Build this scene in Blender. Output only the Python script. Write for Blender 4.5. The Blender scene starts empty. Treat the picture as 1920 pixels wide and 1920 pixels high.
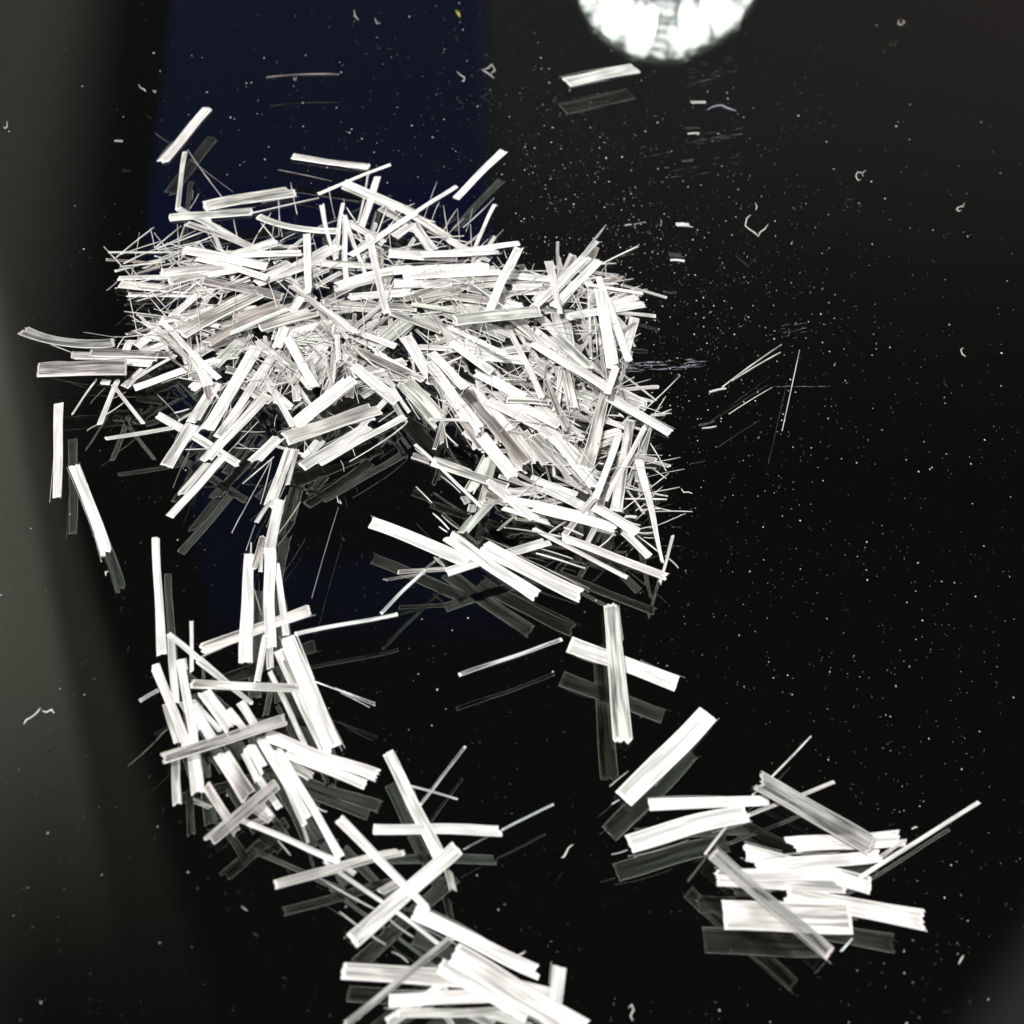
import bpy, math, random
from math import sin, cos, pi, sqrt
from mathutils import Vector, Matrix

S = bpy.context.scene
C = S.collection
rng = random.Random(7)

# ------------------------------------------------------------------ camera
F = 1920.0            # focal length in photograph pixels
HCAM = 0.095          # lens height over the glass, metres
nc = Vector((-0.094, -0.783, -1.0)).normalized()      # straight down, in camera axes
Uc = -nc
fc = Vector((0, 0, -1))
Yc = (fc - fc.dot(Uc) * Uc).normalized()
Xc = Yc.cross(Uc)
def c2w(v): return Vector((Xc.dot(v), Yc.dot(v), Uc.dot(v)))
fw = c2w(fc)
CAM = -fw * (HCAM / -fw.z)
def ray(px, py): return c2w(Vector(((px - 960) / F, -(py - 960) / F, -1)))
def at(px, py, z=0.0):
    d = ray(px, py)
    return CAM + d * ((z - CAM.z) / d.z)
R = Matrix([[Xc.x, Xc.y, Xc.z], [Yc.x, Yc.y, Yc.z], [Uc.x, Uc.y, Uc.z]])
cd = bpy.data.cameras.new('camera')
cam = bpy.data.objects.new('camera', cd); C.objects.link(cam)
cam.matrix_world = Matrix.Translation(CAM) @ R.to_4x4()
cd.sensor_width = 36; cd.lens = 36; cd.sensor_fit = 'HORIZONTAL'
cd.clip_start = 0.005; cd.clip_end = 50
cd.dof.use_dof = True
cd.dof.focus_distance = 0.128
cd.dof.aperture_fstop = 38
S.camera = cam

# ------------------------------------------------------------------ node helpers
def new_mat(name):
    m = bpy.data.materials.new(name); m.use_nodes = True
    m.node_tree.nodes.clear()
    return m, m.node_tree
def N(t, kind, **kw):
    n = t.nodes.new(kind)
    for k, v in kw.items():
        if k.startswith('i_'):
            n.inputs[k[2:].replace('_', ' ')].default_value = v
        else: setattr(n, k, v)
    return n
def M(t, op, a, b=None, c=None, clamp=False):
    n = t.nodes.new('ShaderNodeMath'); n.operation = op; n.use_clamp = clamp
    for i, v in enumerate((a, b, c)):
        if v is None: continue
        if isinstance(v, (int, float)): n.inputs[i].default_value = v
        else: t.links.new(v, n.inputs[i])
    return n.outputs[0]
def smooth(t, v, lo, hi, to0=0.0, to1=1.0):
    n = t.nodes.new('ShaderNodeMapRange'); n.interpolation_type = 'SMOOTHSTEP'
    t.links.new(v, n.inputs[0])
    for i, x in zip((1, 2, 3, 4), (lo, hi, to0, to1)): n.inputs[i].default_value = x
    return n.outputs[0]

# ------------------------------------------------------------------ surroundings the glass mirrors (world, by direction)
W = bpy.data.worlds.new('World'); S.world = W; W.use_nodes = True
t = W.node_tree; t.nodes.clear()
tc = N(t, 'ShaderNodeTexCoord')
sp = N(t, 'ShaderNodeSeparateXYZ'); t.links.new(tc.outputs['Generated'], sp.inputs[0])
zz = M(t, 'MAXIMUM', sp.outputs[2], 0.02)
U_ = M(t, 'DIVIDE', sp.outputs[0], zz); V_ = M(t, 'DIVIDE', sp.outputs[1], zz)
up = smooth(t, sp.outputs[2], 0.0, 0.1)
def uv(px, py):
    d = ray(px, py); return d.x / -d.z, d.y / -d.z
def half(a, b, s0, s1):
    """1 on the left of the line a->b (as seen in the mirror), soft over s0..s1"""
    (ax, ay), (bx, by) = uv(*a), uv(*b)
    dx, dy = bx - ax, by - ay; L = sqrt(dx * dx + dy * dy)
    A, B = -dy / L, dx / L; Cc = -(A * ax + B * ay)
    v = M(t, 'ADD', M(t, 'ADD', M(t, 'MULTIPLY', U_, A), M(t, 'MULTIPLY', V_, B)), Cc)
    return smooth(t, v, s0, s1)
def mul(*a):
    r = a[0]
    for x in a[1:]: r = M(t, 'MULTIPLY', r, x)
    return r
patches = []
def patch(mask, col): patches.append((mask, col))
# walking down a line in the photograph, its right-hand side of the frame is the "left" of the line
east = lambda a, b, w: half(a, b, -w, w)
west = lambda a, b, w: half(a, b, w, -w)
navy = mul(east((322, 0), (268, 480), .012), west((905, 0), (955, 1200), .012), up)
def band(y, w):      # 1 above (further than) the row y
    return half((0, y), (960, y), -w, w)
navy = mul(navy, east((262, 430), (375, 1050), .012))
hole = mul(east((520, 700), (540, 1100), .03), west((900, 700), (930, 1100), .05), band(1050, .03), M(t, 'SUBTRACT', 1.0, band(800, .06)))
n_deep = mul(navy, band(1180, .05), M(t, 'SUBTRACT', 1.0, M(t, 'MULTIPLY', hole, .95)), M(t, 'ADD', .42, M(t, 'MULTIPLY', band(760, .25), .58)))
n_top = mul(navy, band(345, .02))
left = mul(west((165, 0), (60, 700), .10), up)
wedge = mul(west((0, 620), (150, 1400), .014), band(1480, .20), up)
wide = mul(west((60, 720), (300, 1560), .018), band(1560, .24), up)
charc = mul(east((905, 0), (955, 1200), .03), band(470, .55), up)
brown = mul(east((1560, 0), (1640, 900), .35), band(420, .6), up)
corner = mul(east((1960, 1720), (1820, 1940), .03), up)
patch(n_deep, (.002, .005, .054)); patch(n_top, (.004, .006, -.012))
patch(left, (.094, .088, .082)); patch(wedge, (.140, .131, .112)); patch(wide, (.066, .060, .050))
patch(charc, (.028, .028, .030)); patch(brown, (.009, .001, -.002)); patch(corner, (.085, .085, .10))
BASE = (.016, .0155, .0155)
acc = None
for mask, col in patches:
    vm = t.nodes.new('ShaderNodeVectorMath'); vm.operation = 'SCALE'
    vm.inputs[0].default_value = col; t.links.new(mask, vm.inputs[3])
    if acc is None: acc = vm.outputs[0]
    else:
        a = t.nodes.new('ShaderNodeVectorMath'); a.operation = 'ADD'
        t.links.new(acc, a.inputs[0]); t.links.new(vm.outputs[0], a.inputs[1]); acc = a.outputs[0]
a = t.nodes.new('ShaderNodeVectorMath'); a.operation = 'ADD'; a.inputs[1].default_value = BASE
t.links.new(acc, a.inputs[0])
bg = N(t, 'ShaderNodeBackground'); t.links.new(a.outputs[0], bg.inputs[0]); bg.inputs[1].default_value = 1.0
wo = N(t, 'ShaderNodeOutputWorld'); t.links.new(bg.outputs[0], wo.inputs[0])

# ------------------------------------------------------------------ added lights outside the frame
def area(name, loc, target, size, power, col=(1, 1, 1)):
    l = bpy.data.lights.new(name, 'AREA'); l.shape = 'DISK'; l.size = size; l.energy = power; l.color = col
    o = bpy.data.objects.new(name, l); C.objects.link(o)
    o.location = loc
    o.rotation_euler = (Vector(target) - Vector(loc)).to_track_quat('-Z', 'Y').to_euler()
    return o
area('added_overhead_light', (-.24, -.14, .62), (0, .02, 0), .10, 7.6, (1, .985, .96))  # unseen area light added to brighten the strands, clear of the mirrored view
area('added_side_light', (.42, -.12, .30), (0, 0, 0), .08, 1.8, (.96, .98, 1))  # second unseen light, added to light the strands from the side

S.view_settings.view_transform = 'Standard'; S.view_settings.look = 'None'
S.view_settings.exposure = 0; S.view_settings.gamma = 1; S.view_settings.use_curve_mapping = False
cy = S.cycles
cy.max_bounces = 10; cy.transmission_bounces = 8; cy.glossy_bounces = 6; cy.diffuse_bounces = 3
cy.transparent_max_bounces = 24; cy.sample_clamp_indirect = 6; cy.use_denoising = True; cy.denoiser = 'OPENIMAGEDENOISE'; cy.denoising_input_passes = 'RGB_ALBEDO_NORMAL'
cy.caustics_reflective = False; cy.caustics_refractive = False

# ------------------------------------------------------------------ materials
def fibre_mat(name, lo, hi, transp, transl, rough=.34):
    m, t = new_mat(name)
    u = N(t, 'ShaderNodeUVMap'); oi = N(t, 'ShaderNodeObjectInfo')
    sep = N(t, 'ShaderNodeSeparateXYZ'); t.links.new(u.outputs[0], sep.inputs[0])
    cx = N(t, 'ShaderNodeCombineXYZ')
    t.links.new(M(t, 'MULTIPLY', sep.outputs[0], 1.0), cx.inputs[0])
    t.links.new(M(t, 'MULTIPLY', sep.outputs[1], .055), cx.inputs[1])
    t.links.new(M(t, 'MULTIPLY', oi.outputs['Random'], 91.0), cx.inputs[2])
    n1 = N(t, 'ShaderNodeTexNoise', i_Scale=2600.0, i_Detail=2.0, i_Roughness=.6); t.links.new(cx.outputs[0], n1.inputs['Vector'])
    n2 = N(t, 'ShaderNodeTexNoise', i_Scale=800.0, i_Detail=2.0, i_Roughness=.55); t.links.new(cx.outputs[0], n2.inputs['Vector'])
    st = M(t, 'ADD', M(t, 'MULTIPLY', n1.outputs[0], .58), M(t, 'MULTIPLY', n2.outputs[0], .42))
    k = smooth(t, st, .37, .57)
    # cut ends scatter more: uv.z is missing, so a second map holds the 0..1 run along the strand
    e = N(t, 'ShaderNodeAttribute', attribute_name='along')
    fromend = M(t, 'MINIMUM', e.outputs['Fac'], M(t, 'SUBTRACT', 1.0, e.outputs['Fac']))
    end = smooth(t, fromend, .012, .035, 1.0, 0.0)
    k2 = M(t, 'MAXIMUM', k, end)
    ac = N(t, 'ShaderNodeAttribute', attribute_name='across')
    painted_rim = smooth(t, M(t, 'ABSOLUTE', ac.outputs['Fac']), .74, .93)  # limb highlight put into colour and opacity along both edges
    n3 = N(t, 'ShaderNodeTexNoise', i_Scale=230.0, i_Detail=1.0); cz = N(t, 'ShaderNodeCombineXYZ')
    t.links.new(sep.outputs[0], cz.inputs[0]); t.links.new(M(t, 'MULTIPLY', sep.outputs[1], .9), cz.inputs[1])
    t.links.new(M(t, 'MULTIPLY', oi.outputs['Random'], 57.0), cz.inputs[2]); t.links.new(cz.outputs[0], n3.inputs['Vector'])
    body = M(t, 'MULTIPLY', k2, smooth(t, n3.outputs[0], .30, .58, .45, 1.0))
    body = M(t, 'MULTIPLY', body, M(t, 'ADD', .72, M(t, 'MULTIPLY', oi.outputs['Random'], .28)))
    k2 = M(t, 'MAXIMUM', M(t, 'MAXIMUM', body, end), M(t, 'MULTIPLY', painted_rim, .9))
    mix = N(t, 'ShaderNodeMix', data_type='RGBA'); t.links.new(k2, mix.inputs[0])
    hm = N(t, 'ShaderNodeMix', data_type='RGBA'); t.links.new(M(t, 'FRACT', M(t, 'MULTIPLY', oi.outputs['Random'], 7.3)), hm.inputs[0])
    hm.inputs[6].default_value = (min(1, hi[0] * 1.04), hi[1] * .965, hi[2] * .965, 1); hm.inputs[7].default_value = (hi[0] * .95, hi[1] * .985, hi[2] * .955, 1)
    t.links.new(hm.outputs[2], mix.inputs[7])
    mix.inputs[6].default_value = (*lo, 1)
    p = N(t, 'ShaderNodeBsdfPrincipled'); t.links.new(mix.outputs[2], p.inputs['Base Color'])
    p.inputs['Roughness'].default_value = rough; p.inputs['IOR'].default_value = 1.5
    p.inputs['Subsurface Weight'].default_value = transl
    p.inputs['Subsurface Radius'].default_value = (1, 1, 1); p.inputs['Subsurface Scale'].default_value = .00034
    a = p
    tr = N(t, 'ShaderNodeBsdfTransparent')
    b = N(t, 'ShaderNodeMixShader')
    f = M(t, 'MULTIPLY', M(t, 'SUBTRACT', 1.15, k2), transp, clamp=True)
    t.links.new(f, b.inputs[0]); t.links.new(a.outputs[0], b.inputs[1]); t.links.new(tr.outputs[0], b.inputs[2])
    bp = N(t, 'ShaderNodeBump'); bp.inputs['Strength'].default_value = .6; bp.inputs['Distance'].default_value = .00006
    t.links.new(st, bp.inputs['Height']); t.links.new(bp.outputs[0], p.inputs['Normal'])
    o = N(t, 'ShaderNodeOutputMaterial'); t.links.new(b.outputs[0], o.inputs[0])
    return m
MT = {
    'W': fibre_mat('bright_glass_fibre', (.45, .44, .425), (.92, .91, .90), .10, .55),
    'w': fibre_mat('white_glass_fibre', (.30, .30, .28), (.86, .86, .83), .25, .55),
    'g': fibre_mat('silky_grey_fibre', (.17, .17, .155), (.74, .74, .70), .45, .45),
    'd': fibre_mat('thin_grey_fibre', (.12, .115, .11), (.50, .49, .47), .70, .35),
    'n': fibre_mat('brownish_grey_fibre', (.12, .11, .10), (.52, .48, .45), .35, .35),  # brown strands, and strips laid on others to draw their shaded side
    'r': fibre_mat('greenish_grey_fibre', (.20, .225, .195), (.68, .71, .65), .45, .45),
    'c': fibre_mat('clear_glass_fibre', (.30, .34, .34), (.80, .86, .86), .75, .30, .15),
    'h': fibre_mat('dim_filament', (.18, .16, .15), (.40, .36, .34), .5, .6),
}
def plain(name, col, rough=.5):
    m, t = new_mat(name)
    p = N(t, 'ShaderNodeBsdfPrincipled'); p.inputs['Roughness'].default_value = rough
    nz = N(t, 'ShaderNodeTexNoise', i_Scale=4000.0); mx = N(t, 'ShaderNodeMix', data_type='RGBA')
    t.links.new(nz.outputs[0], mx.inputs[0])
    mx.inputs[6].default_value = (*[c * .6 for c in col], 1); mx.inputs[7].default_value = (*col, 1)
    t.links.new(mx.outputs[2], p.inputs['Base Color'])
    o = N(t, 'ShaderNodeOutputMaterial'); t.links.new(p.outputs[0], o.inputs[0])
    return m

# glass sheet, 6 mm, lacquered black underneath
TG = .0060
m, t = new_mat('sheet_glass')
g = N(t, 'ShaderNodeBsdfGlass'); g.inputs['IOR'].default_value = 1.5; g.inputs['Roughness'].default_value = 0
g.inputs['Color'].default_value = (.98, 1, .98, 1)
o = N(t, 'ShaderNodeOutputMaterial'); t.links.new(g.outputs[0], o.inputs[0]); GLASS = m
m, t = new_mat('black_lacquer')
tcn = N(t, 'ShaderNodeTexCoord')
gl = N(t, 'ShaderNodeBsdfGlossy'); gl.inputs['Roughness'].default_value = .015
gl.inputs['Color'].default_value = (.190, .197, .186, 1)
df = N(t, 'ShaderNodeBsdfDiffuse'); df.inputs[0].default_value = (.0007, .0007, .0006, 1)
ad = N(t, 'ShaderNodeAddShader'); t.links.new(gl.outputs[0], ad.inputs[0]); t.links.new(df.outputs[0], ad.inputs[1])
o = N(t, 'ShaderNodeOutputMaterial'); t.links.new(ad.outputs[0], o.inputs[0]); LACQ = m
DUST = plain('white_dust', (.85, .84, .82), .6)
CRUMB = plain('glass_crumb', (.85, .80, .74), .3)
YEL = plain('yellow_crumb', (.8, .7, .15), .4)
SMEAR = plain('smear_film', (.30, .32, .38), .35)
SCRATCH = plain('scratch', (.30, .31, .36), .35)

def tag(o, label=None, cat=None, group=None, kind=None):
    if label: o['label'] = label
    if cat: o['category'] = cat
    if group: o['group'] = group
    if kind: o['kind'] = kind
    return o
def obj(name, verts, faces, mat, parent=None, smooth_=False):
    me = bpy.data.meshes.new(name); me.from_pydata(verts, [], faces); me.materials.append(mat)
    if smooth_: me.polygons.foreach_set('use_smooth', [True] * len(me.polygons))
    me.update()
    o = bpy.data.objects.new(name, me); C.objects.link(o)
    if parent: o.parent = parent
    return o
def box(x0, x1, y0, y1, z0, z1):
    v = [(x, y, z) for z in (z0, z1) for y in (y0, y1) for x in (x0, x1)]
    return v, [(0, 2, 3, 1), (4, 5, 7, 6), (0, 1, 5, 4), (2, 6, 7, 3), (0, 4, 6, 2), (1, 3, 7, 5)]
v, f = box(-.6, .6, -.4, 1.1, -TG, 0)
tag(obj('glass_tabletop', v, f, GLASS), 'clear polished glass sheet of the black table', 'table top', kind='structure')
v, f = box(-.6, .6, -.4, 1.1, -TG - .004, -TG - .00002)
tag(obj('black_underlay', v, f, LACQ), 'glossy black layer under the glass', 'table', kind='structure')

# ------------------------------------------------------------------ round LED lamp mirrored at the top of the photograph
def emat(name, s, col=(1, 1, 1)):
    m, t = new_mat(name); e = N(t, 'ShaderNodeEmission'); e.inputs[0].default_value = (*col, 1); e.inputs[1].default_value = s
    o = N(t, 'ShaderNodeOutputMaterial'); t.links.new(e.outputs[0], o.inputs[0]); return m
LEDS = [10, 17, 6, 15, 20, 10, 18, 6, 15, 5, 14, 10, 16]
LD = .42
d = ray(1256, -104).normalized()
hit = at(1256, -104)
lp = hit + Vector((d.x, d.y, -d.z)) * LD
dist = (hit - CAM).length + LD
LR = 202 / F * dist * .80 / d.length * 1.0
root = bpy.data.objects.new('ring_lamp', None); C.objects.link(root)
tag(root, 'round white LED lamp, lit, seen mirrored at the top edge of the black glass', 'lamp')
root.location = lp
zaxis = (hit - lp).normalized()
root.rotation_euler = zaxis.to_track_quat('Z', 'Y').to_euler()
def disc(r0, r1, z, n=64):
    v = []; f = []
    for i in range(n):
        a = 2 * pi * i / n
        v += [(r0 * cos(a), r0 * sin(a), z), (r1 * cos(a), r1 * sin(a), z)]
    for i in range(n):
        j = (i + 1) % n; f.append((2 * i, 2 * i + 1, 2 * j + 1, 2 * j))
    return v, f
def lathe(prof, n=48):
    v = []; f = []
    for r, z in prof:
        for i in range(n): v.append((r * cos(2 * pi * i / n), r * sin(2 * pi * i / n), z))
    for k in range(len(prof) - 1):
        for i in range(n):
            j = (i + 1) % n; f.append((k * n + i, k * n + j, (k + 1) * n + j, (k + 1) * n + i))
    return v, f
v, f = lathe([(0.0005, -.012), (LR * .9, -.012), (LR * 1.02, -.006), (LR * 1.02, .001), (LR * .99, .001), (LR * .99, -.001), (.0005, -.001)])
obj('housing', v, f, plain('lamp_housing', (.30, .30, .30)), root)
v, f = lathe([(LR * .52, .0002), (LR * .6, .0012), (LR * .9, .0012), (LR * .985, .0002)], 96)
v = [(x * k, y * k, z) for x, y, z in v for k in [1 + .030 * sin(11 * math.atan2(y, x) + 1) + .020 * sin(23 * math.atan2(y, x))]]
mdf = emat('lamp_diffuser', 2.0); tt = mdf.node_tree
nd = N(tt, 'ShaderNodeTexNoise', i_Scale=75.0, i_Detail=3.0, i_Distortion=1.6); co = N(tt, 'ShaderNodeTexCoord')
tt.links.new(co.outputs['Object'], nd.inputs['Vector'])
tt.links.new(smooth(tt, nd.outputs[0], .38, .60, .5, 5.5), [n for n in tt.nodes if n.type == 'EMISSION'][0].inputs[1])
obj('diffuser', v, f, mdf, root)
v, f = disc(.0004, LR * .5, .0001)
obj('centre_disc', v, f, emat('lamp_centre', .9, (.9, .92, 1)), root)
NL = 13; lr = random.Random(3)
for i in range(NL):
    a = 2 * pi * (i + .3 + lr.uniform(-.22, .22)) / NL
    v, f = lathe([(.0001, .003), (LR * .055, .0026), (LR * .085, .0014), (LR * .09, .0005)], 20)
    rr = LR * lr.uniform(.70, .80); ca, sa = cos(a), sin(a); kl, kw = lr.uniform(1.5, 2.4), lr.uniform(.8, 1.5)
    v = [((x * kl + rr) * ca - y * kw * sa, (x * kl + rr) * sa + y * kw * ca, z + .0004 * i) for x, y, z in v]
    obj('led', v, f, emat('lamp_led', LEDS[i]), root)


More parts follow.
